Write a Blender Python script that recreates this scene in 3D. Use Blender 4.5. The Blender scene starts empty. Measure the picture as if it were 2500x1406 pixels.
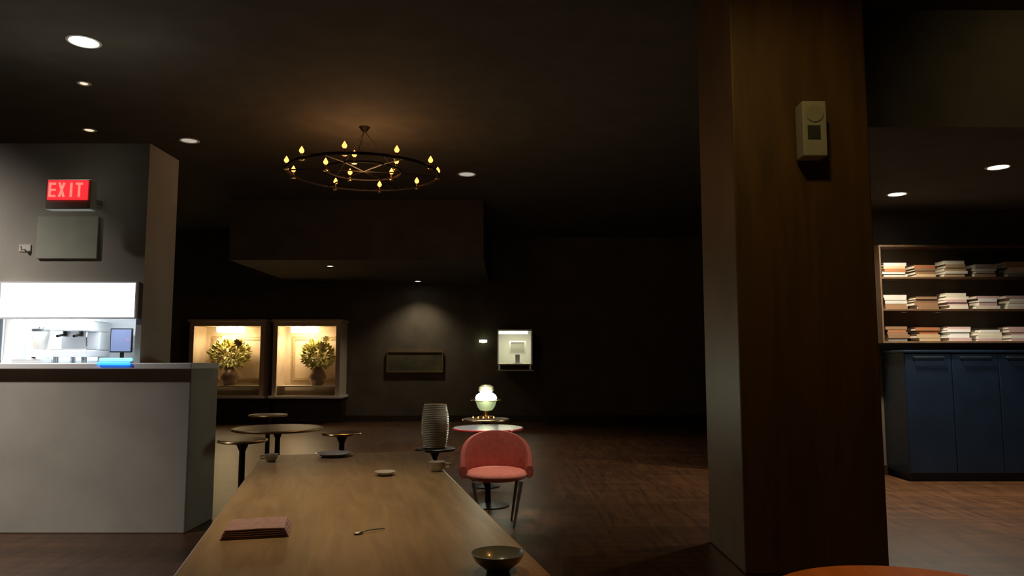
import bpy, bmesh, math, random
from math import sin, cos, pi, radians
from mathutils import Vector, Matrix
random.seed(7)
C = bpy.context.scene.collection
SC = bpy.context.scene

# ------------------------------------------------------------------ camera, world, exposure
F = 1806.0; EYE = 1.4; PITCH = math.atan(177.0 / F)
cam_d = bpy.data.cameras.new('camera'); cam = bpy.data.objects.new('camera', cam_d); C.objects.link(cam)
cam_d.sensor_width = 36.0; cam_d.lens = 36.0 * F / 2500.0; cam_d.clip_start = .05; cam_d.clip_end = 200
cam.location = (0, 0, EYE); cam.rotation_euler = (pi / 2 + PITCH, 0, 0)
SC.camera = cam
w = bpy.data.worlds.new('night'); SC.world = w; w.use_nodes = True
w.node_tree.nodes['Background'].inputs[0].default_value = (.30, .22, .12, 1)
w.node_tree.nodes['Background'].inputs[1].default_value = .004
SC.view_settings.view_transform = 'Standard'; SC.view_settings.look = 'None'
SC.view_settings.exposure = 0.0; SC.view_settings.gamma = 1; SC.view_settings.use_curve_mapping = False

def at(px, py, Y):
    """point of the place seen at photograph pixel px, py at distance Y"""
    u = (px - 1250) / F; v = (703 - py) / F
    d = Vector((u, cos(PITCH) - v * sin(PITCH), sin(PITCH) + v * cos(PITCH)))
    return Vector((0, 0, EYE)) + d * (Y / d.y)
def atz(px, py, z):
    u = (px - 1250) / F; v = (703 - py) / F
    d = Vector((u, cos(PITCH) - v * sin(PITCH), sin(PITCH) + v * cos(PITCH)))
    return Vector((0, 0, EYE)) + d * ((z - EYE) / d.z)

def spot(name, loc, energy, color, size=2.2, blend=.6, radius=.05, aim=None):
    l = bpy.data.lights.new(name, 'SPOT'); l.energy = energy; l.color = color
    l.spot_size = size; l.spot_blend = blend; l.shadow_soft_size = radius
    o = bpy.data.objects.new(name, l); C.objects.link(o); o.location = loc
    d = (Vector(aim) - Vector(loc)) if aim else Vector((0, 0, -1))
    o.rotation_euler = d.to_track_quat('-Z', 'Y').to_euler()
    return o
def area(name, loc, aim, sx, sy, energy, color):
    l = bpy.data.lights.new(name, 'AREA'); l.shape = 'RECTANGLE'; l.size = sx; l.size_y = sy
    l.energy = energy; l.color = color
    o = bpy.data.objects.new(name, l); C.objects.link(o); o.location = loc
    o.rotation_euler = (Vector(aim) - Vector(loc)).to_track_quat('-Z', 'Y').to_euler()
    return o

# ------------------------------------------------------------------ materials
def mat(name, col, rough=.6, metal=0, noise=0, nscale=8, emit=None, estr=0, bump=0, alpha=None, trans=0, coat=0):
    m = bpy.data.materials.new(name); m.use_nodes = True
    nt = m.node_tree; b = nt.nodes['Principled BSDF']
    b.inputs['Base Color'].default_value = (*col, 1); b.inputs['Roughness'].default_value = rough
    b.inputs['Metallic'].default_value = metal; b.inputs['Transmission Weight'].default_value = trans
    b.inputs['Coat Weight'].default_value = coat
    if noise or bump:
        tc = nt.nodes.new('ShaderNodeTexCoord'); n = nt.nodes.new('ShaderNodeTexNoise')
        n.inputs['Scale'].default_value = nscale; n.inputs['Detail'].default_value = 5
        nt.links.new(tc.outputs['Object'], n.inputs['Vector'])
        if noise:
            r = nt.nodes.new('ShaderNodeValToRGB')
            r.color_ramp.elements[0].position = .3; r.color_ramp.elements[1].position = .7
            r.color_ramp.elements[0].color = (*[c * (1 - noise) for c in col], 1)
            r.color_ramp.elements[1].color = (*[min(1, c * (1 + noise)) for c in col], 1)
            nt.links.new(n.outputs['Fac'], r.inputs['Fac']); nt.links.new(r.outputs['Color'], b.inputs['Base Color'])
        if bump:
            bp = nt.nodes.new('ShaderNodeBump'); bp.inputs['Strength'].default_value = bump
            nt.links.new(n.outputs['Fac'], bp.inputs['Height']); nt.links.new(bp.outputs['Normal'], b.inputs['Normal'])
    if emit:
        b.inputs['Emission Color'].default_value = (*emit, 1); b.inputs['Emission Strength'].default_value = estr
    return m
def wood(name, dark, light, scale=3.0, rough=.45, plank=None):
    m = bpy.data.materials.new(name); m.use_nodes = True
    nt = m.node_tree; b = nt.nodes['Principled BSDF']; b.inputs['Roughness'].default_value = rough
    tc = nt.nodes.new('ShaderNodeTexCoord'); mp = nt.nodes.new('ShaderNodeMapping')
    mp.inputs['Scale'].default_value = (scale * 5, scale * .6, scale * .6)
    n = nt.nodes.new('ShaderNodeTexNoise'); n.inputs['Scale'].default_value = 2; n.inputs['Detail'].default_value = 8
    n.inputs['Distortion'].default_value = 1.2
    r = nt.nodes.new('ShaderNodeValToRGB'); r.color_ramp.elements[0].position = .3; r.color_ramp.elements[1].position = .7
    r.color_ramp.elements[0].color = (*dark, 1); r.color_ramp.elements[1].color = (*light, 1)
    nt.links.new(tc.outputs['Object'], mp.inputs['Vector']); nt.links.new(mp.outputs['Vector'], n.inputs['Vector'])
    nt.links.new(n.outputs['Fac'], r.inputs['Fac'])
    out = r.outputs['Color']
    if plank:
        br = nt.nodes.new('ShaderNodeTexBrick'); br.inputs['Scale'].default_value = 1
        br.inputs['Brick Width'].default_value = plank[1]; br.inputs['Row Height'].default_value = plank[0]
        br.inputs['Mortar Size'].default_value = .004
        br.inputs['Color1'].default_value = (1, 1, 1, 1); br.inputs['Color2'].default_value = (.7, .7, .7, 1)
        br.inputs['Mortar'].default_value = (.15, .15, .15, 1)
        nt.links.new(tc.outputs['Object'], br.inputs['Vector'])
        mx = nt.nodes.new('ShaderNodeMixRGB'); mx.blend_type = 'MULTIPLY'; mx.inputs[0].default_value = 1
        nt.links.new(out, mx.inputs[1]); nt.links.new(br.outputs['Color'], mx.inputs[2]); out = mx.outputs['Color']
    nt.links.new(out, b.inputs['Base Color'])
    return m
M = {}
M['floor'] = wood('dark wood floor', (.055, .022, .008), (.13, .055, .02), 1.2, .38, (.14, 1.6))
M['ceiling'] = mat('dark plaster ceiling', (.075, .065, .048), .9, noise=.15, nscale=3, bump=.05)
M['wall'] = mat('olive brown plaster', (.12, .095, .06), .85, noise=.2, nscale=2.5, bump=.08)
M['greywall'] = mat('grey painted wall', (.36, .34, .30), .7, noise=.12, nscale=2, bump=.04)
M['greenwall'] = mat('grey green panel', (.42, .44, .36), .6, noise=.06)
M['colwood'] = wood('brown veneer', (.10, .05, .014), (.17, .085, .022), .7, .5)
M['tablewood'] = wood('pale brown tabletop', (.24, .155, .075), (.36, .25, .13), 1.4, .42)
M['orangewood'] = wood('orange brown tabletop', (.30, .12, .03), (.45, .2, .06), 1.4, .35)
M['darkwood'] = wood('near black wood', (.02, .011, .006), (.045, .022, .012), 2, .4)
M['white'] = mat('white lacquer', (.82, .84, .86), .35)
M['ceramic'] = mat('white ceramic', (.78, .75, .68), .2, coat=.5)
M['lightbox'] = mat('cold white lightbox', (.9, .95, 1), .4, emit=(.80, .93, 1), estr=4.2)
M['lightback'] = mat('white backlit glass', (.9, .95, 1), .4, emit=(.78, .90, 1), estr=1.15)
M['steel'] = mat('brushed steel', (.55, .56, .57), .28, 1, noise=.08, nscale=30)
M['black'] = mat('black metal', (.015, .014, .013), .4, .6)
M['brass'] = mat('brass', (.62, .45, .22), .28, 1)
M['iron'] = mat('dark iron', (.03, .024, .02), .5, .8, noise=.2, nscale=20)
M['exitred'] = mat('lit red plastic', (.8, .03, .04), .4, emit=(1, .035, .045), estr=.95)
M['exitletter'] = mat('lit pale letters', (1, .5, .4), .4, emit=(1, .26, .2), estr=1.0)
M['housing'] = mat('pale grey green housing', (.5, .52, .45), .5)
M['lampw'] = mat('white downlight lens', (1, 1, 1), .4, emit=(1, .97, .9), estr=14)
M['lampdim'] = mat('dim warm downlight lens', (1, .95, .8), .4, emit=(1, .86, .62), estr=.9)
M['lampgrey'] = mat('dim grey downlight lens', (1, .95, .85), .4, emit=(.9, .86, .76), estr=.42)
M['lampcool'] = mat('cool downlight lens', (1, 1, 1), .4, emit=(.9, .93, .95), estr=2.0)
M['warm'] = mat('warm lamp tube', (1, .9, .7), .4, emit=(1, .80, .46), estr=16)
M['warmwhite'] = mat('warm white lamp tube', (1, .9, .7), .4, emit=(1, .90, .66), estr=9)
M['amber'] = mat('amber candle bulb', (1, .5, .15), .3, emit=(1, .30, .06), estr=4)
M['cream'] = mat('cream panel', (.62, .50, .37), .65, noise=.1, nscale=4)
M['mould'] = mat('gilded moulding', (.50, .38, .22), .45, .3, noise=.15, nscale=20)
M['shelfedge'] = mat('pale stone edge', (.8, .74, .62), .35)
M['bluetube'] = mat('cyan blue neon', (.1, .5, 1), .3, emit=(.02, .22, 1), estr=3)
M['cyantube'] = mat('pale cyan neon', (.4, .9, 1), .3, emit=(.16, .68, 1), estr=1.7)
M['screen'] = mat('dim violet screen', (.1, .12, .2), .15, emit=(.24, .30, .52), estr=.55)
M['redled'] = mat('red indicator', (1, .1, .05), .3, emit=(1, .1, .05), estr=2)
M['foliage'] = mat('yellow green leaves', (.50, .48, .18), .55, noise=.25, nscale=12)
M['petal'] = mat('pale yellow petals', (.85, .74, .42), .5, noise=.12, nscale=14)
M['vase'] = mat('mauve brown vase', (.34, .24, .2), .3, coat=.4)
M['olive'] = mat('olive canvas', (.09, .08, .035), .7, noise=.5, nscale=3)
M['greenglass'] = mat('pale green glass', (.72, .85, .55), .12, emit=(.62, .80, .40), estr=.35)
M['lampglow'] = mat('glowing pale glass', (.9, 1, .75), .3, emit=(.90, 1, .68), estr=5)
M['salmon'] = mat('salmon fabric', (.80, .27, .20), .85, noise=.1, nscale=30, bump=.1)
M['redfab'] = mat('dull red fabric', (.36, .085, .06), .85, noise=.15, nscale=25, bump=.1)
M['chairleg'] = mat('grey green metal leg', (.32, .35, .30), .35, .7)
M['gloss'] = mat('white lacquered top', (.80, .80, .78), .12, coat=.6)
M['redlac'] = mat('red lacquered edge', (.65, .06, .05), .2, coat=.5)
M['mauve'] = mat('mauve linen', (.42, .27, .27), .9, noise=.15, nscale=40, bump=.2)
M['greygreen'] = mat('grey green glaze', (.24, .28, .26), .25, coat=.4)
M['ribbed'] = mat('olive grey ceramic', (.50, .46, .33), .4, noise=.1, nscale=20)
M['speaker'] = mat('beige speaker cabinet', (.46, .43, .36), .6, noise=.06, nscale=10)
M['cone'] = mat('dark speaker cone', (.05, .045, .04), .6)
M['navy'] = mat('navy lacquer', (.005, .012, .026), .4, noise=.2, nscale=3)
M['teal'] = mat('teal grey metal', (.25, .33, .34), .25, .9)
M['shelf'] = wood('brown shelf wood', (.07, .038, .018), (.13, .07, .032), 2, .5)
def glassmat(name, tint):
    m = bpy.data.materials.new(name); m.use_nodes = True
    nt = m.node_tree; nt.nodes.remove(nt.nodes['Principled BSDF'])
    t = nt.nodes.new('ShaderNodeBsdfTransparent'); t.inputs[0].default_value = (*tint, 1)
    g = nt.nodes.new('ShaderNodeBsdfGlossy'); g.inputs['Roughness'].default_value = .03
    f = nt.nodes.new('ShaderNodeFresnel'); mx = nt.nodes.new('ShaderNodeMixShader')
    nt.links.new(f.outputs[0], mx.inputs[0]); nt.links.new(t.outputs[0], mx.inputs[1]); nt.links.new(g.outputs[0], mx.inputs[2])
    nt.links.new(mx.outputs[0], nt.nodes['Material Output'].inputs[0]); return m
M['glass'] = glassmat('clear pane glass', (.93, .95, .92))

# ------------------------------------------------------------------ mesh helpers
class MB:
    def __init__(s): s.b = bmesh.new()
    def box(s, lo, hi, bev=0):
        lo, hi = Vector(lo), Vector(hi); t = bmesh.new(); bmesh.ops.create_cube(t, size=1)
        bmesh.ops.scale(t, vec=hi - lo, verts=t.verts); bmesh.ops.translate(t, vec=(lo + hi) / 2, verts=t.verts)
        if bev: bmesh.ops.bevel(t, geom=t.edges[:], offset=bev, segments=2, affect='EDGES', profile=.5)
        s._add(t); return s
    def _add(s, t):
        me = bpy.data.meshes.new('t'); t.to_mesh(me); t.free(); s.b.from_mesh(me); bpy.data.meshes.remove(me)
    def lathe(s, prof, c=(0, 0, 0), n=40, rib=None):
        """prof: list of (r, z)"""
        rings = []
        for r, z in prof:
            if r < 1e-6: rings.append([s.b.verts.new((c[0], c[1], c[2] + z))])
            else: rings.append([s.b.verts.new((c[0] + r * cos(2 * pi * k / n), c[1] + r * sin(2 * pi * k / n), c[2] + z)) for k in range(n)])
        for a, b in zip(rings, rings[1:]):
            for k in range(n):
                k2 = (k + 1) % n
                if len(a) == 1 and len(b) == 1: continue
                if len(a) == 1: f = (a[0], b[k2], b[k])
                elif len(b) == 1: f = (a[k], a[k2], b[0])
                else: f = (a[k], a[k2], b[k2], b[k])
                try: s.b.faces.new(f)
                except ValueError: pass
        return s
    def disc(s, c, r, z0, z1, n=40, bev=.004):
        return s.lathe([(0, z0), (r - bev, z0), (r, z0 + bev), (r, z1 - bev), (r - bev, z1), (0, z1)], (c[0], c[1], 0), n)
    def tube(s, pts, r, n=10, r2=None):
        pts = [Vector(p) for p in pts]; rings = []; prev = None
        for i, p in enumerate(pts):
            d = (pts[min(i + 1, len(pts) - 1)] - pts[max(i - 1, 0)]).normalized()
            if prev is None:
                u = d.orthogonal().normalized()
            else:
                u = (prev - d * prev.dot(d)).normalized()
            prev = u; v = d.cross(u)
            rr = r if r2 is None else r + (r2 - r) * i / (len(pts) - 1)
            rings.append([s.b.verts.new(p + (u * cos(2 * pi * k / n) + v * sin(2 * pi * k / n)) * rr) for k in range(n)])
        for a, b in zip(rings, rings[1:]):
            for k in range(n): s.b.faces.new((a[k], a[(k + 1) % n], b[(k + 1) % n], b[k]))
        s.b.faces.new(rings[0]); s.b.faces.new(rings[-1]); return s
    def ring(s, c, R, r, n=64, m=10, sx=1, sy=1):
        rings = []
        for k in range(n):
            a = 2 * pi * k / n; o = Vector((cos(a), sin(a), 0))
            rings.append([s.b.verts.new(Vector(c) + o * (R + r * cos(2 * pi * j / m) * sx) + Vector((0, 0, r * sin(2 * pi * j / m) * sy))) for j in range(m)])
        for k in range(n):
            a, b = rings[k], rings[(k + 1) % n]
            for j in range(m): s.b.faces.new((a[j], b[j], b[(j + 1) % m], a[(j + 1) % m]))
        return s
    def frame(s, x0, x1, z0, z1, y0, y1, t):
        s.box((x0, y0, z0), (x0 + t, y1, z1)); s.box((x1 - t, y0, z0), (x1, y1, z1))
        s.box((x0 + t, y0, z0), (x1 - t, y1, z0 + t)); s.box((x0 + t, y0, z1 - t), (x1 - t, y1, z1)); return s
    def build(s, name, m, parent=None, smooth=False, loc=None):
        bmesh.ops.recalc_face_normals(s.b, faces=s.b.faces[:])
        me = bpy.data.meshes.new(name); s.b.to_mesh(me); s.b.free()
        me.materials.append(M[m] if isinstance(m, str) else m)
        if smooth:
            for p in me.polygons: p.use_smooth = True
            me.set_sharp_from_angle(angle=radians(40))
        o = bpy.data.objects.new(name, me); C.objects.link(o)
        if loc is not None: me.transform(Matrix.Translation(-Vector(loc))); o.location = loc
        if parent: o.parent = parent
        return o
def tag(o, label, cat, group=None, kind=None):
    o['label'] = label; o['category'] = cat
    if group: o['group'] = group
    if kind: o['kind'] = kind
    return o
def thing(name, label, cat, loc=(0, 0, 0), rz=0, group=None):
    o = bpy.data.objects.new(name, None); C.objects.link(o); o.empty_display_size = .1
    o.location = loc; o.rotation_euler = (0, 0, rz); return tag(o, label, cat, group)
def struct(name, mb, m, label=None):
    o = mb.build(name, m); o['kind'] = 'structure'
    return o

# ------------------------------------------------------------------ the room
CZ = 4.3; YB = 17.3; XL = -9.0; XR = 9.0; YF = -2.0
struct('floor', MB().box((XL, YF, -.1), (XR, YB, 0)), 'floor')
struct('ceiling', MB().box((XL, YF, CZ), (XR, YB + .2, CZ + .1)), 'ceiling')
struct('wall_back', MB().box((XL, YB, 0), (XR, YB + .2, CZ)), 'wall')
struct('wall_left', MB().box((XL - .2, YF, 0), (XL, YB + .2, CZ)), 'wall')
struct('wall_right', MB().box((XR, YF, 0), (XR + .2, YB + .2, CZ)), 'wall')
struct('wall_front', MB().box((XL, YF - .2, 0), (XR, YF, CZ)), 'wall')
# lower ceiling over the display cabinets
SZ = 3.2
struct('trim_1', MB().box((at(560, 600, 13.2).x, 13.2, SZ), (at(1180, 600, 13.2).x, YB, CZ)), 'ceiling')
# service kiosk: grey wall with a lit hatch, pale counter wall below
KY = 6.2; KL = XL
hx0 = at(-60, 800, KY).x; hx1 = at(331, 800, KY).x
zsill = at(100, 886, KY).z; zhead = at(100, 776, KY).z; ztop = at(100, 690, KY).z; zroof = at(100, 350, KY).z
xr = at(345, 800, KY).x; xc = at(470, 900, KY).x
k = MB(); k.box((KL, KY, zsill), (hx0, KY + .12, zroof)); k.box((hx0, KY, ztop + .005), (hx1, KY + .12, zroof)); k.box((hx1, KY, zsill), (xr, KY + .12, zroof))
k.box((xr - .1, KY + .12, zsill), (xr, KY + .55, zroof))
struct('wall_kiosk', k, 'greywall')
struct('wall_kiosk_base', MB().box((KL, KY - .02, 0), (xc, KY + .55, zsill - .05), .01), 'greywall')
k = MB().box((KL, KY + .47, zsill), (xr - .1, KY + .55, zroof)).box((KL, KY + .12, ztop + .01), (xr - .1, KY + .47, ztop + .05))
struct('wall_kiosk_inside', k, 'white')
# column and right-hand alcove
CY = 5.0; cx0 = at(1800, 700, CY).x; cx1 = at(2140, 700, CY).x
struct('wall_centre', MB().box((cx0, CY, 0), (cx1, CY + .9, CZ), .015), 'colwood')
RZ = 3.3; RY = 9.3
struct('trim_2', MB().box((cx1 + .02, CY + .9, RZ), (XR, RY, CZ)), 'ceiling')
struct('wall_alcove', MB().box((cx1 + .6, RY, 0), (XR, RY + .15, CZ)), 'wall')
struct('baseboard_back', MB().box((XL, YB - .02, 0), (XR, YB, .14), .005), 'darkwood')
struct('baseboard_alcove', MB().box((cx1 + .6, RY - .02, 0), (XR, RY, .12), .005), 'darkwood')

# counter slab of the kiosk
t = tag(MB().box((KL, KY - .12, zsill - .05), (xc + .04, KY + .465, zsill), .008).build('counter_slab', 'white'),
        'white service counter slab under the glaring hatch at left', 'counter')
# green-grey wall board under the exit sign
a = at(98, 530, KY); b = at(240, 632, KY)
tag(MB().box((a.x, KY - .03, b.z), (b.x, KY, a.z), .004).build('notice_board', 'greenwall'),
    'blank pale green board on the grey wall below the EXIT sign', 'board')
p = at(62, 606, KY)
s = thing('wall_hook', 'small pale wall hook at the far left below the EXIT sign', 'hook', (p.x, KY, p.z))
MB().box((-.05, -.01, -.03), (.05, 0, .03), .003).build('back_plate', 'ceramic', s)
MB().tube([(.0, -.01, -.01), (0, -.05, -.02), (0, -.06, .01)], .007).build('peg', 'ceramic', s)

# ------------------------------------------------------------------ exit sign
SY = 5.75; a = at(117, 440, SY); b = at(212, 487, SY); cxm = (a.x + b.x) / 2
s = thing('exit_sign', 'glowing red EXIT sign projecting from the grey wall at upper left', 'sign', (cxm, SY, b.z))
W = b.x - a.x; H = a.z - b.z
MB().box((-W / 2 - .02, .012, -.075), (W / 2 + .02, .10, H + .01), .008).build('housing', 'housing', s)
f = MB().box((-W / 2, 0, 0), (W / 2, .0119, H), .002).build('face', 'exitred', s)
L = MB(); lh = H * .74; z0 = H * .13; t_ = .016; yy = (-.006, -.0005)
def lb(x0, z0_, x1, z1): L.box((x0, yy[0], z0_), (x1, yy[1], z1))
cell = W / 4.25; x = -W / 2 + cell * .18; lw = cell * .72
lb(x, z0, x + t_, z0 + lh)
for zz in (z0, z0 + lh / 2 - t_ / 2, z0 + lh - t_): lb(x + t_, zz, x + lw, zz + t_)
x += cell
for sgn in (1, -1):
    c = Vector((x + lw / 2, (yy[0] + yy[1]) / 2 + .0005 * sgn, z0 + lh / 2)); an = math.atan2(lw - t_, lh)
    tb = bmesh.new(); bmesh.ops.create_cube(tb, size=1); bmesh.ops.scale(tb, vec=(t_, .0055, math.hypot(lh, lw - t_)), verts=tb.verts)
    bmesh.ops.rotate(tb, cent=(0, 0, 0), matrix=Matrix.Rotation(sgn * an, 3, 'Y'), verts=tb.verts); bmesh.ops.translate(tb, vec=c, verts=tb.verts); L._add(tb)
x += cell
lb(x + lw / 2 - t_ / 2, z0, x + lw / 2 + t_ / 2, z0 + lh)
x += cell * .85
lb(x + lw / 2 - t_ / 2, z0, x + lw / 2 + t_ / 2, z0 + lh - t_); lb(x, z0 + lh - t_, x + lw, z0 + lh)
L.build('letters', 'exitletter', f)
MB().box((-.03, .10, H * .2), (.03, KY - SY, H * .2 + .05), .003).build('bracket', 'housing', s)

# ------------------------------------------------------------------ kiosk contents
a = at(5, 690, KY - .04); b = at(329, 775, KY - .04)
s = thing('menu_lightbox', 'long blank glaring white lightbox over the service hatch', 'lightbox', ((a.x + b.x) / 2, KY, b.z))
W = b.x - a.x; H = a.z - b.z
MB().frame(-W / 2 - .01, W / 2 + .01, -.01, H + .01, -.05, .10, .012).box((-W / 2, .08, 0), (W / 2, .1, H)).build('frame', 'white', s)
MB().box((-W / 2, -.04, 0), (W / 2, 0, H), .003).build('diffuser', 'lightbox', s)
a = at(10, 778, KY + .45); b = at(236, 884, KY + .45)
tag(MB().box((a.x, KY + .44, zsill + .02), (b.x, KY + .469, zhead + .04), .004).build('light_panel', 'lightback'),
    'bright white backlit panel at the back of the hatch', 'light panel')
a = at(2, 780, KY + .2); b = at(66, 780, KY + .2)
tag(MB().lathe([(0, 0), (.1, 0), (.1, .02), (.085, .04), (.085, ztop - zsill - .03), (.1, ztop - zsill - .01), (.1, ztop - zsill), (0, ztop - zsill)], ((a.x + b.x) / 2, KY + .24, zsill), 36).build('pillar', 'white', smooth=True),
    'round white pillar standing on the counter at the left of the hatch', 'pillar')
area('hatch_fill', (at(170, 780, KY).x, KY + .05, zhead - .012), (at(170, 780, KY).x, KY + .26, zsill), 1.0, .06, 8, (.86, .94, 1))  # fill light added inside the hatch to brighten the white items
# coffee machine, pitcher, tray, grinder
p = at(100, 880, KY + .2)
s = thing('drink_blender', 'white jug blender on the counter beside the round white pillar', 'blender', (p.x, KY + .18, zsill))
MB().lathe([(0, 0), (.075, 0), (.078, .02), (.06, .10), (.05, .11), (0, .11)], n=32).build('motor_base', 'white', s, True)
MB().lathe([(.045, .112), (.055, .13), (.072, .27), (.07, .27), (.052, .135), (.0, .12)], n=32).build('jug', 'ceramic', s, True)
MB().lathe([(0, .27), (.074, .27), (.074, .29), (.02, .295), (.02, .31), (0, .31)], n=32).build('lid', 'steel', s, True)
MB().tube([(-.066, 0, .25), (-.115, 0, .24), (-.115, 0, .15), (-.058, 0, .15)], .009).build('handle', 'white', s, True)
MB().disc((0, 0), .015, 0, .01, 16, .002).build('knob', 'black', s).location = (0, -.082, .04)
a = at(40, 872, KY + .0)
tag(MB().box((a.x, KY - .06, zsill), (a.x + .24, KY + .1, zsill + .012), .004).box((a.x, KY - .06, zsill + .012), (a.x + .24, KY - .052, zsill + .03)).box((a.x, KY + .092, zsill + .012), (a.x + .24, KY + .1, zsill + .03)).box((a.x, KY - .052, zsill + .012), (a.x + .008, KY + .092, zsill + .03)).box((a.x + .232, KY - .052, zsill + .012), (a.x + .24, KY + .092, zsill + .03)).build('serving_tray', 'white'),
    'low white serving tray on the counter edge in front of the blender', 'tray')
p = at(192, 880, KY + .25)
s = thing('coffee_machine', 'boxy white coffee machine right of the blender in the hatch', 'coffee machine', (p.x, KY + .24, zsill))
MB().box((-.17, -.16, .05), (.17, .18, .11), .012).box((-.17, .02, .11), (.17, .18, .27), .01).box((-.17, -.16, .27), (.17, .18, .36), .014).build('body', 'white', s)
for sx in (-.12, .12):
    for sy in (-.12, .13): MB().disc((sx, sy), .022, 0, .052, 14).build('foot', 'steel', s)
for sx in (-.07, .07):
    g = MB().lathe([(0, .225), (.028, .225), (.032, .272), (0, .272)], (sx, -.07, 0), 20).build('brew_head', 'steel', s, True)
    MB().tube([(sx, -.1, .24), (sx, -.2, .225)], .011).build('portafilter_handle', 'black', g, True)
MB().box((-.15, -.15, .11), (.15, .01, .118), .002).build('drip_tray', 'steel', s)
MB().tube([(.145, -.13, .28), (.16, -.17, .22), (.155, -.15, .14)], .006).build('steam_wand', 'steel', s, True)
a = at(268, 800, KY + .25); b = at(329, 852, KY + .25)
s = thing('register_screen', 'dim violet till screen at the right end of the hatch', 'screen', ((a.x + b.x) / 2 - .01, KY + .25, zsill))
W = (b.x - a.x) * .85
MB().box((-.07, -.05, 0), (.07, .07, .015), .004).build('stand_base', 'black', s)
MB().box((-.015, .02, .015), (.015, .035, .12), .002).build('stand_neck', 'black', s)
q = MB().box((-W / 2, 0, .09), (W / 2, .02, .30), .005).build('bezel', 'black', s)
MB().box((-W / 2 + .01, -.002, .10), (W / 2 - .01, 0, .29)).build('display', 'screen', q)
MB().box((W / 2 - .04, -.006, .2), (W / 2 - .03, -.002, .206)).build('indicator', 'redled', q)
a = at(243, 874, KY - .1); b = at(322, 874, KY - .1)
s = thing('neon_light', 'short cyan and blue neon bar along the counter edge below the till', 'neon light', (a.x, KY - .10, zsill))
MB().box((0, -.018, 0), (b.x - a.x, .03, .014), .001).build('mount', 'white', s)
MB().tube([(.005, 0, .028), (.10, 0, .028), (b.x - a.x, 0, .028)], .014, 12).build('tube', 'cyantube', s, True)
MB().tube([(.005, -.034, -.004), (b.x - a.x, -.034, -.004)], .012, 12).build('tube', 'bluetube', s, True)

# ------------------------------------------------------------------ ceiling downlights
def downlight(p, r, m, label, energy=0, color=(1, .93, .8), size=2.0, group=None):
    s = thing('ceiling_light', label, 'ceiling light', (p.x, p.y, p.z), 0, group)
    MB().ring((0, 0, -.004), r + .018, .014, 36, 8, 1, .5).build('trim_ring', 'ceramic', s, True)
    MB().lathe([(0, -.012), (r * .7, -.010), (r, -.002), (r, .0), (0, 0)], n=32).build('lens', m, s, True)
    if energy: spot('downlight_or_fill', (p.x, p.y, p.z - .03), energy, color, size, .8, r)
    return s
dl = [((205, 101), .115, 'lampw', 'largest and brightest white ceiling light at top left', 260, (1, .96, .88)),
      ((205, 203), .04, 'lampdim', 'small dim ceiling light just below the largest one', 3, (1, .9, .7)),
      ((218, 317), .055, 'lampdim', 'small cream ceiling light between the dimmest one and the EXIT sign', 6, (1, .9, .7)),
      ((229, 401), .055, 'lampcool', 'small white ceiling light directly above the EXIT sign', 6, (.95, .97, 1)),
      ((462, 343), .10, 'lampgrey', 'dim grey ceiling light right of the EXIT sign', 60, (1, .92, .8)),
      ((1140, 425), .12, 'lampgrey', 'dim grey ceiling light right of the ring chandelier', 380, (1, .92, .8))]
for (pp, r, m, lab, e, c) in dl: downlight(atz(*pp, CZ - .001), r, m, lab, e, c)
downlight(atz(806, 649, SZ - .001), .05, 'lampw', 'small white ceiling light above the gap between the two display cabinets', 50, (1, .9, .75))
downlight(atz(1020, 686, SZ - .001), .06, 'lampw', 'small white ceiling light above and right of the right display cabinet', 70, (1, .88, .7))
downlight(atz(2190, 473, RZ - .001), .085, 'lampw', 'bright ceiling light beside the brown column above the bookshelf', 420, (1, .9, .72), 2.4)
downlight(atz(2437, 407, RZ - .001), .085, 'lampw', 'bright ceiling light nearest the right edge of the photo', 330, (1, .9, .72), 2.4)
# unseen ceiling lamps, added to light the near tables, kiosk wall and column
def added_light(x, y, e, c, size, label, aim=None):
    downlight(Vector((x, y, CZ - .001)), .07, 'lampcool', label)
    spot('downlight_or_fill', (x, y, CZ - .03), e, c, size, 1.0, .16, aim)
added_light(-.7, 3.5, 190, (1, .80, .50), .95, 'added unseen ceiling light over the long wooden table')
added_light(1.6, 2.4, 230, (1, .42, .08), 1.25, 'added unseen amber ceiling light over the round orange wood table')
added_light(-6.3, 3.6, 1500, (1, .90, .80), 1.4, 'added unseen ceiling light in front of the grey kiosk wall', (-5.5, 6.2, .7))
added_light(1.2, 3.2, 55, (1, .74, .24), 1.6, 'added unseen warm ceiling light in front of the brown column', (1.9, 5, 2.2))
added_light(4.4, 4.0, 40, (1, .74, .34), 1.7, 'added unseen warm ceiling light right of the brown column', (4.6, 6.5, 3.0))
added_light(-2.0, 3.2, 120, (1, .5, .14), 1.1, 'added unseen amber ceiling light left of the long wooden table')

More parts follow.
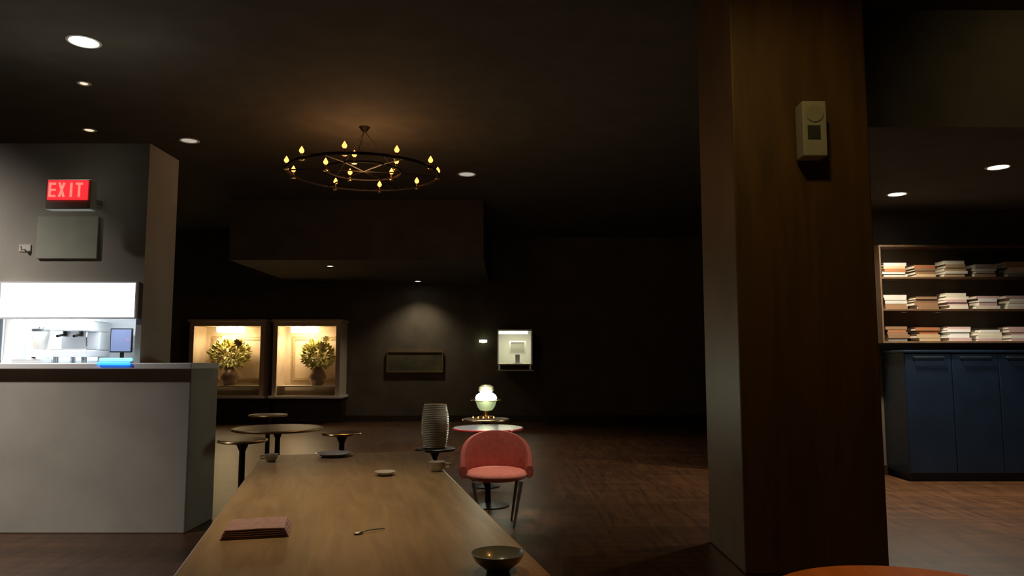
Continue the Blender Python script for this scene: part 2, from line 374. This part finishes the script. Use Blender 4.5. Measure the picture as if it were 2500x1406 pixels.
# ------------------------------------------------------------------ ring chandelier with amber candle bulbs
cp = at(888, 414, 9.0); s = thing('chandelier', 'dark iron ring chandelier with amber candle bulbs hanging near the ceiling', 'chandelier', (cp.x, cp.y, cp.z))
R_ = .92
MB().ring((0, 0, -.05), R_, .018, 72, 8).build('outer_ring', 'iron', s, True)
MB().ring((0, 0, -.02), R_ * .5, .014, 48, 8).build('inner_ring', 'iron', s, True)
for k in range(6):
    a = k * pi / 3 + .2
    MB().tube([(0, 0, -.02), (R_ * .5 * cos(a), R_ * .5 * sin(a), -.02), (R_ * cos(a), R_ * sin(a), -.05)], .009, 8).build('spoke', 'iron', s, True)
for k in range(3):
    a = k * 2 * pi / 3 + .5
    MB().tube([(R_ * .5 * cos(a), R_ * .5 * sin(a), -.02), (0, 0, CZ - cp.z - .05)], .004, 6).build('chain', 'iron', s, True)
MB().lathe([(0, CZ - cp.z - .06), (.03, CZ - cp.z - .06), (.07, CZ - cp.z - .001), (0, CZ - cp.z - .001)], n=28).build('ceiling_rose', 'iron', s, True)
def candle(x, y, z, sc=1):
    cnd = MB().lathe([(0, -.035), (.03, -.03), (.034, -.022), (.012, -.018), (.011, .05), (0, .05)], (x, y, z), 18).build('candle_holder', 'brass', s, True)
    MB().lathe([(.010, .05), (.026 * sc, .068), (.030 * sc, .084), (.016 * sc, .112), (.003, .134), (0, .135)], (x, y, z), 16).build('bulb', 'amber', cnd, True)
angs = [radians(d) for d in (12, 52, 88, 125, 172, 200, 232, 268, 305, 340)]
for a in angs: candle(R_ * cos(a), R_ * sin(a), -.05)
for k in range(5):
    a = 2 * pi * k / 5 + .9; candle(R_ * .5 * cos(a), R_ * .5 * sin(a), -.02)
pl = bpy.data.lights.new('chandelier_glow', 'POINT'); pl.energy = 30; pl.color = (1, .5, .2); pl.shadow_soft_size = .3
po = bpy.data.objects.new('chandelier_glow', pl); C.objects.link(po); po.location = (cp.x, cp.y, cp.z - .15)
# pale green glass vessel hanging behind the chandelier
gp = at(1052, 322, 10.2); s = thing('pendant_globe', 'pale green glass pendant hanging just right of the ring chandelier', 'pendant light', (gp.x, gp.y, gp.z))
MB().lathe([(.04, .12), (.11, .07), (.13, 0), (.10, -.08), (.03, -.12), (0, -.12)], n=32).build('glass_shade', mat('dull green glass', (.40, .50, .40), .2, emit=(.5, .66, .52), estr=.3), s, True)
MB().tube([(0, 0, .12), (0, 0, CZ - gp.z)], .005, 8).build('cord', 'black', s)
MB().lathe([(0, .11), (.045, .11), (.03, .15), (0, .15)], n=24).build('cap', 'iron', s, True)

# ------------------------------------------------------------------ display cabinets on the back wall
def leaves(mb, c, R, n, size):
    for _ in range(n):
        v = Vector((random.gauss(0, 1), random.gauss(0, 1), random.gauss(0, 1))).normalized() * random.uniform(.35, 1) ** .5
        p = Vector(c) + Vector((v.x * R[0], v.y * R[1], v.z * R[2]))
        d = (v + Vector((0, 0, random.uniform(-.3, .6)))).normalized(); sd = d.cross(Vector((random.uniform(-1, 1), random.uniform(-1, 1), 1))).normalized()
        nn = d.cross(sd) * size * .25
        q = [p, p + d * size * .5 + sd * size * .3 + nn, p + d * size, p + d * size * .5 - sd * size * .3 + nn]
        mb.b.faces.new([mb.b.verts.new(x_) for x_ in q])
def bouquet(x, y, z, label, r, h, tall):
    s = thing('flower_arrangement', label, 'flowers', (x, y, z))
    MB().lathe([(0, 0), (.11, 0), (.17, .08), (.2, .2), (.15, .32), (.09, .38), (.12, .42), (.10, .42), (.07, .38), (0, .3)], n=36).build('vase', 'vase', s, True)
    st = MB()
    for _ in range(14):
        a = random.uniform(0, 2 * pi); e = random.uniform(.1, .8) * r
        st.tube([(.02 * cos(a), .02 * sin(a), .35), (e * .5 * cos(a), e * .5 * sin(a), .35 + h * .5), (e * cos(a), e * .6 * sin(a), .40 + h * random.uniform(.6, .9))], .006, 6)
    st.build('stems', 'foliage', s)
    lf = MB(); leaves(lf, (0, 0, .42 + h * .42), (r, r * .6, h * .45), 420, .12); lf.build('leaves', 'foliage', s)
    fl = MB()
    for _ in range(tall):
        v = Vector((random.uniform(-.7, .7) * r, random.uniform(-.55, .1) * r, .42 + h * random.uniform(.35, .95)))
        for k in range(7):
            a = 2 * pi * k / 7; d = Vector((cos(a), -.5, sin(a))).normalized(); e = Vector((-sin(a), 0, cos(a)))
            q = [v, v + d * .05 + e * .03, v + d * .10, v + d * .05 - e * .03]
            fl.b.faces.new([fl.b.verts.new(x_) for x_ in q])
    fl.build('blossoms', 'petal', s)
def cabinet(px0, px1, lamp0, lamp1, label):
    Y0 = 16.6
    a = at(px0, 785, Y0); b = at(px1, 966, Y0); W = b.x - a.x; D = YB - .001 - Y0
    z0 = b.z; z1 = a.z; xm = (a.x + b.x) / 2
    s = thing('display_cabinet', label, 'cabinet', (xm, Y0, 0))
    MB().box((-W / 2, .35, 0), (W / 2, D, z0 - .06), .01).box((-W / 2 + .04, .33, .12), (-.02, .35, z0 - .12), .004).box((.02, .33, .12), (W / 2 - .04, .35, z0 - .12), .004).build('base', 'darkwood', s)
    MB().box((-W / 2 - .05, -.08, z0 - .06), (W / 2 + .05, D, z0), .008).build('sill', 'shelfedge', s)
    MB().box((-W / 2 + .1, D - .02, z0 + .001), (W / 2 - .1, D, z1 - .1)).build('back_panel', 'cream', s)
    MB().box((-W / 2, .0, z0 + .001), (-W / 2 + .1, D, z1), .006).build('side_panel', 'cream', s)
    MB().box((W / 2 - .1, .0, z0 + .001), (W / 2, D, z1), .006).build('side_panel', 'cream', s)
    MB().box((-W / 2 + .1, 0, z1 - .1), (W / 2 - .1, D, z1)).box((-W / 2 - .04, -.05, z1), (W / 2 + .04, D, z1 + .05), .01).build('cornice', 'cream', s)
    zi = at(px0, 822, Y0).z
    MB().frame(-W / 2 + .26, W / 2 - .16, z0 + .32, zi, D - .05, D - .02, .05).frame(-W / 2 + .22, W / 2 - .12, z0 + .28, zi + .04, D - .035, D - .02, .03).build('moulding', 'mould', s)
    MB().box((-W / 2 + .1, .06, z0 + .19), (W / 2 - .1, D - .06, z0 + .22), .004).build('shelf', 'shelfedge', s)
    q0 = at(lamp0, 803, Y0 + .3).x - xm; q1 = at(lamp1, 803, Y0 + .3).x - xm; zl = at(lamp0, 803, Y0 + .3).z
    lm = MB().box((q0 - .03, .27, zl + .05), (q1 + .03, .36, z1 - .1)).build('lamp_housing', 'brass', s)
    MB().tube([(q0, .31, zl), (q1, .31, zl)], .085, 20).build('lamp_tube', 'warm', lm, True)
    area('cabinet_lamp', (xm + (q0 + q1) / 2, Y0 + .25, zl - .1), (xm + (q0 + q1) / 2, Y0 + .45, z0), q1 - q0, .1, 14, (1, .76, .45))
    return s, xm, Y0, z0
s, xm, y0, z0 = cabinet(464, 642, 532, 596, 'cream lit display cabinet left of its twin on the back wall')
bouquet(at(560, 880, 16.9).x, 16.93, z0 + .22, 'yellow green bouquet in a vase inside the left display cabinet', .42, .72, 16)
s, xm, y0, z0 = cabinet(668, 828, 712, 776, 'cream lit display cabinet right of its twin on the back wall')
bouquet(at(775, 880, 16.9).x, 16.93, z0 + .22, 'yellow green bouquet in a vase inside the right display cabinet', .34, .66, 12)
# dark framed picture
a = at(945, 858, YB); b = at(1082, 909, YB)
s = thing('framed_picture', 'wide dark olive picture in a thin gold frame on the back wall', 'picture', ((a.x + b.x) / 2, YB, b.z))
W = b.x - a.x; H = a.z - b.z
MB().frame(-W / 2, W / 2, 0, H, -.05, -.001, .022).build('frame', 'brass', s)
MB().box((-W / 2 + .022, -.03, .022), (W / 2 - .022, -.001, H - .022)).build('canvas', 'olive', s)

# small lit glass cabinet
Y0 = 16.4
a = at(1214, 808, Y0); b = at(1300, 888, Y0); W = b.x - a.x; H = a.z - b.z; D = YB - .001 - Y0
s = thing('glass_cabinet', 'small lit glass fronted wall cabinet with a white frame inside', 'cabinet', ((a.x + b.x) / 2, Y0, b.z))
MB().box((-W / 2, 0, 0), (-W / 2 + .03, D, H)).build('side_panel', 'steel', s)
MB().box((W / 2 - .03, 0, 0), (W / 2, D, H)).build('side_panel', 'steel', s)
MB().box((-W / 2, 0, H), (W / 2, D, H + .04), .005).build('top', 'steel', s)
MB().box((-W / 2, 0, -.03), (W / 2, D, 0), .004).build('bottom', 'shelfedge', s)
MB().box((-W / 2 + .03, D - .02, 0), (W / 2 - .03, D, H)).build('back_panel', mat('grey cabinet back', (.5, .5, .44), .5), s)
MB().box((-W / 2 + .03, .005, 0), (W / 2 - .03, .012, H)).build('glass_pane', 'glass', s)
MB().box((-W / 2 + .04, .1, H - .06), (W / 2 - .1, .2, H - .01), .005).build('lamp_strip', 'warmwhite', s)
MB().box((-W / 2, .0, -.16), (W / 2 + .03, .5, -.13), .004).build('lower_shelf', 'shelfedge', s)
MB().box((-W / 2 + .02, .4, -.13), (-W / 2 + .06, .44, -.03)).build('shelf_bracket', 'steel', s)
MB().box((W / 2 - .06, .4, -.13), (W / 2 - .02, .44, -.03)).build('shelf_bracket', 'steel', s)
area('glass_cabinet_lamp', (s.location.x, Y0 + .3, b.z + H - .08), (s.location.x, Y0 + .5, b.z), .5, .1, 6, (1, .93, .74))
c0 = at(1243, 832, Y0 + .3); c1 = at(1284, 866, Y0 + .3)
f = thing('photo_frame', 'white picture frame standing inside the small glass cabinet', 'picture frame', ((c0.x + c1.x) / 2, Y0 + .3, b.z))
fw = c1.x - c0.x; fz0 = c1.z - b.z; fz1 = c0.z - b.z
MB().frame(-fw / 2, fw / 2, fz0, fz1, 0, .03, .035).build('frame', 'white', f)
MB().box((-fw / 2 + .035, .012, fz0 + .035), (fw / 2 - .035, .025, fz1 - .035)).build('print', 'housing', f)
MB().box((-.05, .03, 0), (.05, .09, fz0 + .05)).box((-.1, -.02, 0), (.1, .12, .012)).build('stand', 'steel', f)
# wall sconce
p = at(1180, 833, YB); s = thing('wall_sconce', 'small greenish white wall lamp left of the small glass cabinet', 'wall lamp', (p.x, YB, p.z))
MB().box((-.05, -.02, -.05), (.05, -.001, .05), .004).build('wall_plate', 'steel', s)
MB().tube([(0, -.02, 0), (0, -.1, 0)], .01, 8).build('arm', 'steel', s)
MB().tube([(-.09, -.12, 0), (.09, -.12, 0)], .032, 16).build('lamp_tube', mat('green white tube', (.9, 1, .8), .3, emit=(.85, 1, .66), estr=3), s, True)

# ------------------------------------------------------------------ tables
def table(x, y, z, r, label, m='darkwood', rim='brass', name='round_table', thick=.025):
    s = thing(name, label, 'table', (x, y, 0))
    MB().disc((0, 0), r, z - thick, z, 56, .005).build('tabletop', m, s, True)
    if rim: MB().ring((0, 0, z - thick / 2), r, thick * .42, 56, 8).build('rim', rim, s, True)
    MB().lathe([(.03, .02), (.028, .1), (.024, z - .1), (.05, z - .04), (.09, z - thick), (0, z - thick)], n=28).build('pedestal', 'black', s, True)
    MB().lathe([(0, 0), (r * .6, 0), (r * .6, .012), (r * .3, .025), (.03, .04), (0, .04)], n=40).build('foot', 'black', s, True)
    return s
TZ = .75
p = atz(655, 1011, TZ); table(p.x, p.y, TZ, .22, 'small round dark table farthest back, below the right display cabinet')
p = atz(640, 1046, TZ); table(p.x + .12, p.y + .1, TZ, .42, 'wide round dark table with a bright rim below the left display cabinet')
p = atz(803, 1055, TZ); table(p.x + .12, p.y, TZ, .17, 'small round dark table right of the wide one')
p = atz(580, 1069, TZ); table(p.x + .08, p.y - .1, TZ, .19, 'small round dark table nearest the kiosk counter')
# white topped table with a red rim
p = atz(1190, 1048, TZ); tw = p.copy()
table(p.x, p.y + .22, TZ, .34, 'round glossy white table with a red rim behind the salmon chair', 'gloss', 'redlac')
# lamp table
p = atz(1186, 1022, TZ); lp = p.copy()
table(p.x, p.y + .02, TZ, .26, 'round dark table carrying the pale green glass lamp')
s = thing('table_lamp', 'stacked pale green glass table lamp glowing white in its middle', 'lamp', (lp.x, lp.y + .08, TZ))
MB().lathe([(0, 0), (.085, 0), (.085, .02), (.03, .03), (.028, .08), (0, .08)], n=32).build('base', 'brass', s, True)
MB().lathe([(.02, .08), (.07, .09), (.10, .13), (.118, .19), (.128, .2), (.12, .2), (.09, .14), (.0, .1)], n=40).build('bowl', 'greenglass', s, True)
MB().lathe([(0, .2), (.11, .202), (.125, .225), (.11, .26), (.075, .285), (0, .287)], n=40).build('shade', 'lampglow', s, True)
MB().ring((0, 0, .2), .17, .004, 48, 8).tube([(-.17, 0, .2), (.17, 0, .2)], .003, 6).build('rim_ring', 'brass', s, True)
MB().lathe([(.06, .287), (.09, .31), (.085, .35), (.05, .375), (.0, .38)], n=32).build('cap', mat('smoked glass', (.22, .2, .14), .15), s, True)
pl = bpy.data.lights.new('table_lamp_glow', 'POINT'); pl.energy = 14; pl.color = (.95, 1, .75); pl.shadow_soft_size = .12
po = bpy.data.objects.new('table_lamp_glow', pl); C.objects.link(po); po.location = (lp.x, lp.y - .12, TZ + .34)
nm = ['leftmost', 'second from left', 'middle', 'second from right', 'rightmost']
for i, px in enumerate((1160, 1172, 1184, 1196, 1208)):  # row of small flames stands in for one flickering amber light
    q = atz(px, 1016, TZ); q = Vector((q.x, lp.y - .13 + abs(i - 2) * .02, TZ))
    s = thing('tealight', 'tiny amber tealight, %s of five standing in for one flickering light' % nm[i], 'candle', q, 0, 'tealights in front of the glass lamp')
    MB().lathe([(0, 0), (.018, 0), (.018, .014), (.015, .014), (.015, .008), (0, .008)], n=18).build('cup', 'steel', s)
    MB().lathe([(0, .009), (.005, .012), (.007, .02), (.003, .032), (0, .036)], n=10).build('flame', 'amber', s, True)

# ribbed vase on a low side table
p = at(1062, 1093, 7.5)
table(p.x, 7.5, p.z, .2, 'low round side table under the ribbed olive vase', 'darkwood', None)
prof = [(0, 0), (.08, 0)]; Hh = .42
for i in range(0, 100):
    t = i / 99; r = .105 + .03 * sin(pi * t * .9 + .1); prof.append((r + .0045 * cos(2 * pi * t * 24), .01 + t * Hh))
prof += [(.10, Hh), (.095, Hh - .03), (0, Hh - .2)]
tag(MB().lathe(prof, n=48).build('ribbed_vase', 'ribbed', smooth=False), 'tall olive grey vase with fine horizontal ribs', 'vase').location = (p.x, 7.5, p.z)

# ------------------------------------------------------------------ salmon chair
p = atz(1212, 1150, .45)
s = thing('tub_chair', 'salmon pink tub chair with splayed metal legs in front of the white table', 'chair', (p.x, p.y, 0), radians(4))
def cushion(rx, ry, z0, z1, n=48):
    b = MB(); mid = (z0 + z1) / 2; h = (z1 - z0) / 2; P = []
    for j in range(13):
        a = -pi / 2 + pi * j / 12; P.append((max(0, cos(a)) ** .45, mid + h * sin(a)))
    b.lathe([(r, z) for r, z in P], n=n); bmesh.ops.scale(b.b, vec=(rx, ry, 1), verts=b.b.verts); return b
cushion(.27, .26, .375, .475).build('seat', 'salmon', s, True)
bk = MB(); n = 28; secs = []
for k in range(n + 1):
    a = radians(-12 + 204 * k / n); top = .50 + .27 * max(0, sin(a)) ** .6 if sin(a) > 0 else .50
    o = Vector((cos(a), sin(a), 0)); sec = []
    for j in range(12):
        t = 2 * pi * j / 12; zc = (.40 + top) / 2; hz = (top - .40) / 2
        lean = .06 * ((zc + hz * sin(t)) - .4)
        sec.append(bk.b.verts.new(o * (.285 + .035 * cos(t) + lean) * 1.0 + Vector((0, 0, zc + hz * max(-1, min(1, 1.2 * sin(t)))))))
    secs.append(sec)
for A, B in zip(secs, secs[1:]):
    for j in range(12): bk.b.faces.new((A[j], A[(j + 1) % 12], B[(j + 1) % 12], B[j]))
bk.b.faces.new(secs[0]); bk.b.faces.new(secs[-1])
bk.build('backrest', 'redfab', s, True)
for sx in (-1, 1):
    for sy in (-1, 1):
        MB().tube([(sx * .20, sy * .18, .39), (sx * .17, sy * .17, .2), (sx * .14, sy * .15, 0)], .018, 12, .010).build('leg', 'chairleg', s, True)
spot('downlight_or_fill', (p.x + .3, p.y - .9, CZ - .04), 260, (1, .80, .66), .34, .7, .07, (p.x, p.y + .1, .4))  # spot added to light the salmon chair, from a fixture out of view
downlight(Vector((p.x + .3, p.y - .9, CZ - .001)), .07, 'lampdim', 'added unseen ceiling light above the salmon chair', 0)
spot('downlight_or_fill', (tw.x - .2, tw.y + .3, CZ - .04), 420, (1, .96, .92), .30, .7, .07, (tw.x - .1, tw.y, .75))  # added spot without any fixture, brightens the white tabletop

# ------------------------------------------------------------------ long wooden table, tableware
ang = math.atan2(.75, 3.1)
s = thing('dining_table', 'long pale brown wooden table in the foreground set with crockery', 'table', (-.80, 3.75, 0), ang)
MB().box((-.56, -1.6, .71), (.56, 1.6, TZ), .006).build('tabletop', 'tablewood', s)
MB().box((-.46, -1.45, .62), (-.43, 1.45, .71)).box((.43, -1.45, .62), (.46, 1.45, .71)).box((-.43, -1.45, .62), (.43, -1.42, .71)).box((-.43, 1.42, .62), (.43, 1.45, .71)).build('apron', 'darkwood', s)
for sx in (-1, 1):
    for sy in (-1, 1):
        MB().box((sx * .45 - .035, sy * 1.44 - .035, 0), (sx * .45 + .035, sy * 1.44 + .035, .71), .005).build('leg', 'darkwood', s)
def plate(px, py, r, label, m='ceramic', cat='plate', name='dinner_plate'):
    p = atz(px, py, TZ)
    o = MB().lathe([(0, 0), (r * .6, 0), (r * .65, .004), (r * .98, .018), (r, .021), (r * .97, .022), (r * .63, .008), (0, .006)], n=56).build(name, m, smooth=True)
    o.location = (p.x, p.y, TZ + .001); return tag(o, label, cat)
plate(815, 1113, .125, 'white dinner plate at the far end of the long table')
plate(940, 1160, .06, 'small white saucer left of the white cup', cat='saucer', name='saucer')
def cup(p, r, h, label, hd=1, m='ceramic'):
    s = thing('cup', label, 'cup', (p.x, p.y, TZ + .001))
    MB().lathe([(0, 0), (r * .6, 0), (r * .62, .006), (r * .9, h * .4), (r, h), (r * .94, h), (r * .83, h * .4), (r * .5, .012), (0, .01)], n=36).build('bowl', m, s, True)
    MB().tube([(hd * r * .93, 0, h * .82), (hd * r * 1.5, 0, h * .78), (hd * r * 1.5, 0, h * .4), (hd * r * .88, 0, h * .36)], .006, 8).build('handle', m, s, True)
cup(atz(1067, 1150, TZ), .05, .055, 'white cup at the right edge of the long table')
cup(atz(662, 1126, TZ), .045, .045, 'white cup at the far left corner of the long table', -1)
# mauve napkin
p = atz(628, 1300, TZ); s = tag(MB().build('napkin', 'mauve'), 'folded mauve napkin on the near left of the long table', 'napkin'); me = s.data
nb = MB()
for k in range(5):
    g = 8; vs = [[None] * (g + 1) for _ in range(g + 1)]
    for i in range(g + 1):
        for j in range(g + 1):
            u = -1 + 2 * i / g; v = -1 + 2 * j / g
            vs[i][j] = (u * .12 * (1 - .03 * k), v * .10, .004 + k * .0075 + .002 * sin(3 * u + k) * cos(2 * v))
    top = [[nb.b.verts.new(v) for v in row] for row in vs]; bot = [[nb.b.verts.new((v[0], v[1], v[2] - .004)) for v in row] for row in vs]
    for i in range(g):
        for j in range(g):
            nb.b.faces.new((top[i][j], top[i + 1][j], top[i + 1][j + 1], top[i][j + 1])); nb.b.faces.new((bot[i][j], bot[i][j + 1], bot[i + 1][j + 1], bot[i + 1][j]))
    for i in range(g):
        nb.b.faces.new((top[i][0], bot[i][0], bot[i + 1][0], top[i + 1][0])); nb.b.faces.new((top[i][g], top[i + 1][g], bot[i + 1][g], bot[i][g]))
        nb.b.faces.new((top[0][i], top[0][i + 1], bot[0][i + 1], bot[0][i])); nb.b.faces.new((top[g][i], bot[g][i], bot[g][i + 1], top[g][i + 1]))
bmesh.ops.recalc_face_normals(nb.b, faces=nb.b.faces[:]); nb.b.to_mesh(me); nb.b.free()
s.location = (p.x, p.y, TZ + .001); s.rotation_euler = (0, 0, ang)
# teaspoon
p = atz(905, 1299, TZ); s = thing('teaspoon', 'thin steel teaspoon lying alone on the long table', 'spoon', (p.x, p.y, TZ), radians(40))
MB().tube([(-.035, 0, .006), (0, 0, .009), (.06, 0, .005)], .0025, 8).build('handle', 'steel', s, True)
o = cushion(.020, .012, .0005, .009).build('bowl', 'steel', s, True); o.location = (-.052, 0, 0)
# grey green bowl
p = atz(1215, 1400, TZ)
tag(MB().lathe([(0, 0), (.035, 0), (.04, .006), (.07, .03), (.085, .055), (.081, .055), (.065, .03), (.03, .012), (0, .01)], n=44).build('bowl', 'greygreen', smooth=True), 'grey green glazed bowl at the near edge of the long table', 'bowl').location = (p.x, p.y + .03, TZ + .001)

# round orange wood table at lower right
p = atz(2150, 1400, TZ)
table(p.x - .02, 2.02, TZ, .42, 'round orange brown wooden table at the lower right below the column', 'orangewood', None)

# ------------------------------------------------------------------ speaker and sensor on the column
a = at(1958, 246, CY - .16); b = at(2022, 380, CY - .16); W = b.x - a.x; H = a.z - b.z
s = thing('wall_speaker', 'beige box speaker with a dark square port high on the brown column', 'speaker', ((a.x + b.x) / 2, CY, b.z))
MB().box((-W / 2, -.16, 0), (W / 2, -.03, H), .008).build('cabinet', 'speaker', s)
MB().box((-W / 2 + .03, -.164, H * .30), (W / 2 - .045, -.159, H * .55), .001).build('port', 'cone', s)
q = MB().lathe([(0, 0), (.055, 0), (.06, .006), (.05, .008), (.02, .001), (0, .001)], n=32).build('driver', mat('beige grille', (.40, .37, .30), .7), s, True)
q.rotation_euler = (pi / 2, 0, 0); q.location = (0, -.16, H * .77)
MB().box((-.03, -.03, H * .35), (.03, 0, H * .6)).build('bracket', 'black', s)
p = at(2146, 512, CY + .85)
s = thing('motion_sensor', 'small mauve motion sensor at the right corner of the column', 'sensor', (cx1, CY + .4, p.z))
MB().box((0, -.03, -.03), (.02, .03, .03), .003).build('base', 'ceramic', s)
MB().lathe([(0, -.05), (.03, -.045), (.045, -.01), (.045, .02), (.02, .035), (0, .035)], (.06, 0, 0), 28).build('lens', 'mauve', s, True)

# ------------------------------------------------------------------ shelves with books, navy cabinet
sx0 = at(2150, 700, 9.0).x; sx1 = at(2560, 700, 9.0).x
zb = at(2300, 835, 9.0).z; zt = at(2300, 600, 9.0).z
s = thing('bookshelf', 'brown open wall shelf crowded with stacked books right of the column', 'shelf', ((sx0 + sx1) / 2, 9.0, zb))
W = sx1 - sx0; H = zt - zb; NB = 3; bz = [0, H / 3, 2 * H / 3, H]
for z in bz: MB().box((-W / 2 + .02, 0, z - .012), (W / 2 - .02, .28, z + .012), .002).build('shelf_board', 'shelf', s)
for x in (-W / 2, W / 2 - .02): MB().box((x, 0, -.012), (x + .02, .28, H + .012), .002).build('side_panel', 'shelf', s)
xd = at(2300, 700, 9.0).x - (sx0 + sx1) / 2
bookmats = {}
def bm_(name, c): 
    if name not in bookmats: bookmats[name] = mat(name + ' book cover', c, .55, noise=.08)
    return bookmats[name]
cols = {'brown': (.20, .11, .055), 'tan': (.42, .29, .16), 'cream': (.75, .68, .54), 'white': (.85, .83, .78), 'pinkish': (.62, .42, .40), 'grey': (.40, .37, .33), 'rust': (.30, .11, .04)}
pages = mat('book pages', (.72, .66, .52), .8)
shn = ['bottom', 'middle', 'top']
base = Vector(((sx0 + sx1) / 2, 9.0, zb))
def book(x, y, z, w, d, h, cname, label, group, rz=0):
    s = thing('book', label, 'book', (x, y, z), rz, group)
    m = bm_(cname, cols[cname])
    MB().box((-w / 2, 0, 0), (w / 2, d, .004)).box((-w / 2, 0, h - .004), (w / 2, d, h)).box((-w / 2, 0, .004), (w / 2, .004, h - .004)).build('cover', m, s)
    MB().box((-w / 2 + .005, .005, .0045), (w / 2 - .005, d - .005, h - .0045)).build('pages', pages, s)
ordn = ['lowest', 'second', 'third', 'fourth', 'fifth', 'sixth']
stk_n = ['first', 'second', 'third', 'fourth', 'fifth', 'sixth']
for si in range(3):
    xs = -W / 2 + .19
    for q in range(5):
        w_ = .27; x = xs + q * .375
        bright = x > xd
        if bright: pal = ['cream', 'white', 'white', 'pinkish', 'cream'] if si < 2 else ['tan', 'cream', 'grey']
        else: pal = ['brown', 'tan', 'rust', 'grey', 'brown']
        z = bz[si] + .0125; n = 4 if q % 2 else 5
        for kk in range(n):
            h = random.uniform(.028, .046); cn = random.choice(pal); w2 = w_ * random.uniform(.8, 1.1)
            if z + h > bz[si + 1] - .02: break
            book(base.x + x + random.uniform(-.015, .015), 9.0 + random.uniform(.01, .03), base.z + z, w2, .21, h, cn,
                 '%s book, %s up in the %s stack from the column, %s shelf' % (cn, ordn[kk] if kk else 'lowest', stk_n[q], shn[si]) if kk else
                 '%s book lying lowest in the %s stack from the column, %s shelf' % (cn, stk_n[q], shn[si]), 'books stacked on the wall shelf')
            z += h + .0006
# navy cabinet below
a = at(2200, 900, 8.8)
nx0 = at(2210, 900, 8.75).x; nx1 = nx0 + 2.2; nz = zb - .10
s = thing('sideboard', 'tall navy sideboard standing below the bookshelf', 'cabinet', ((nx0 + nx1) / 2, 8.75, 0))
W = nx1 - nx0
MB().box((-W / 2, .02, .08), (W / 2, .54, nz - .03), .006).box((-W / 2 + .05, .06, 0), (W / 2 - .05, .5, .08)).build('body', 'navy', s)
MB().box((-W / 2 - .02, -.02, nz - .03), (W / 2 + .02, .54, nz), .005).build('top', 'navy', s)
for k in range(4):
    x = -W / 2 + k * W / 4
    d = MB().box((x + .006, 0, .1), (x + W / 4 - .006, .02, nz - .045), .004).build('door', 'navy', s)
    hp = at(2380, 872, 8.72).z
    MB().tube([(x + .1, 0, hp), (x + .1, -.03, hp), (x + W / 4 - .1, -.03, hp + .0), (x + W / 4 - .1, 0, hp)], .007, 8).build('handle', 'teal', d, True)
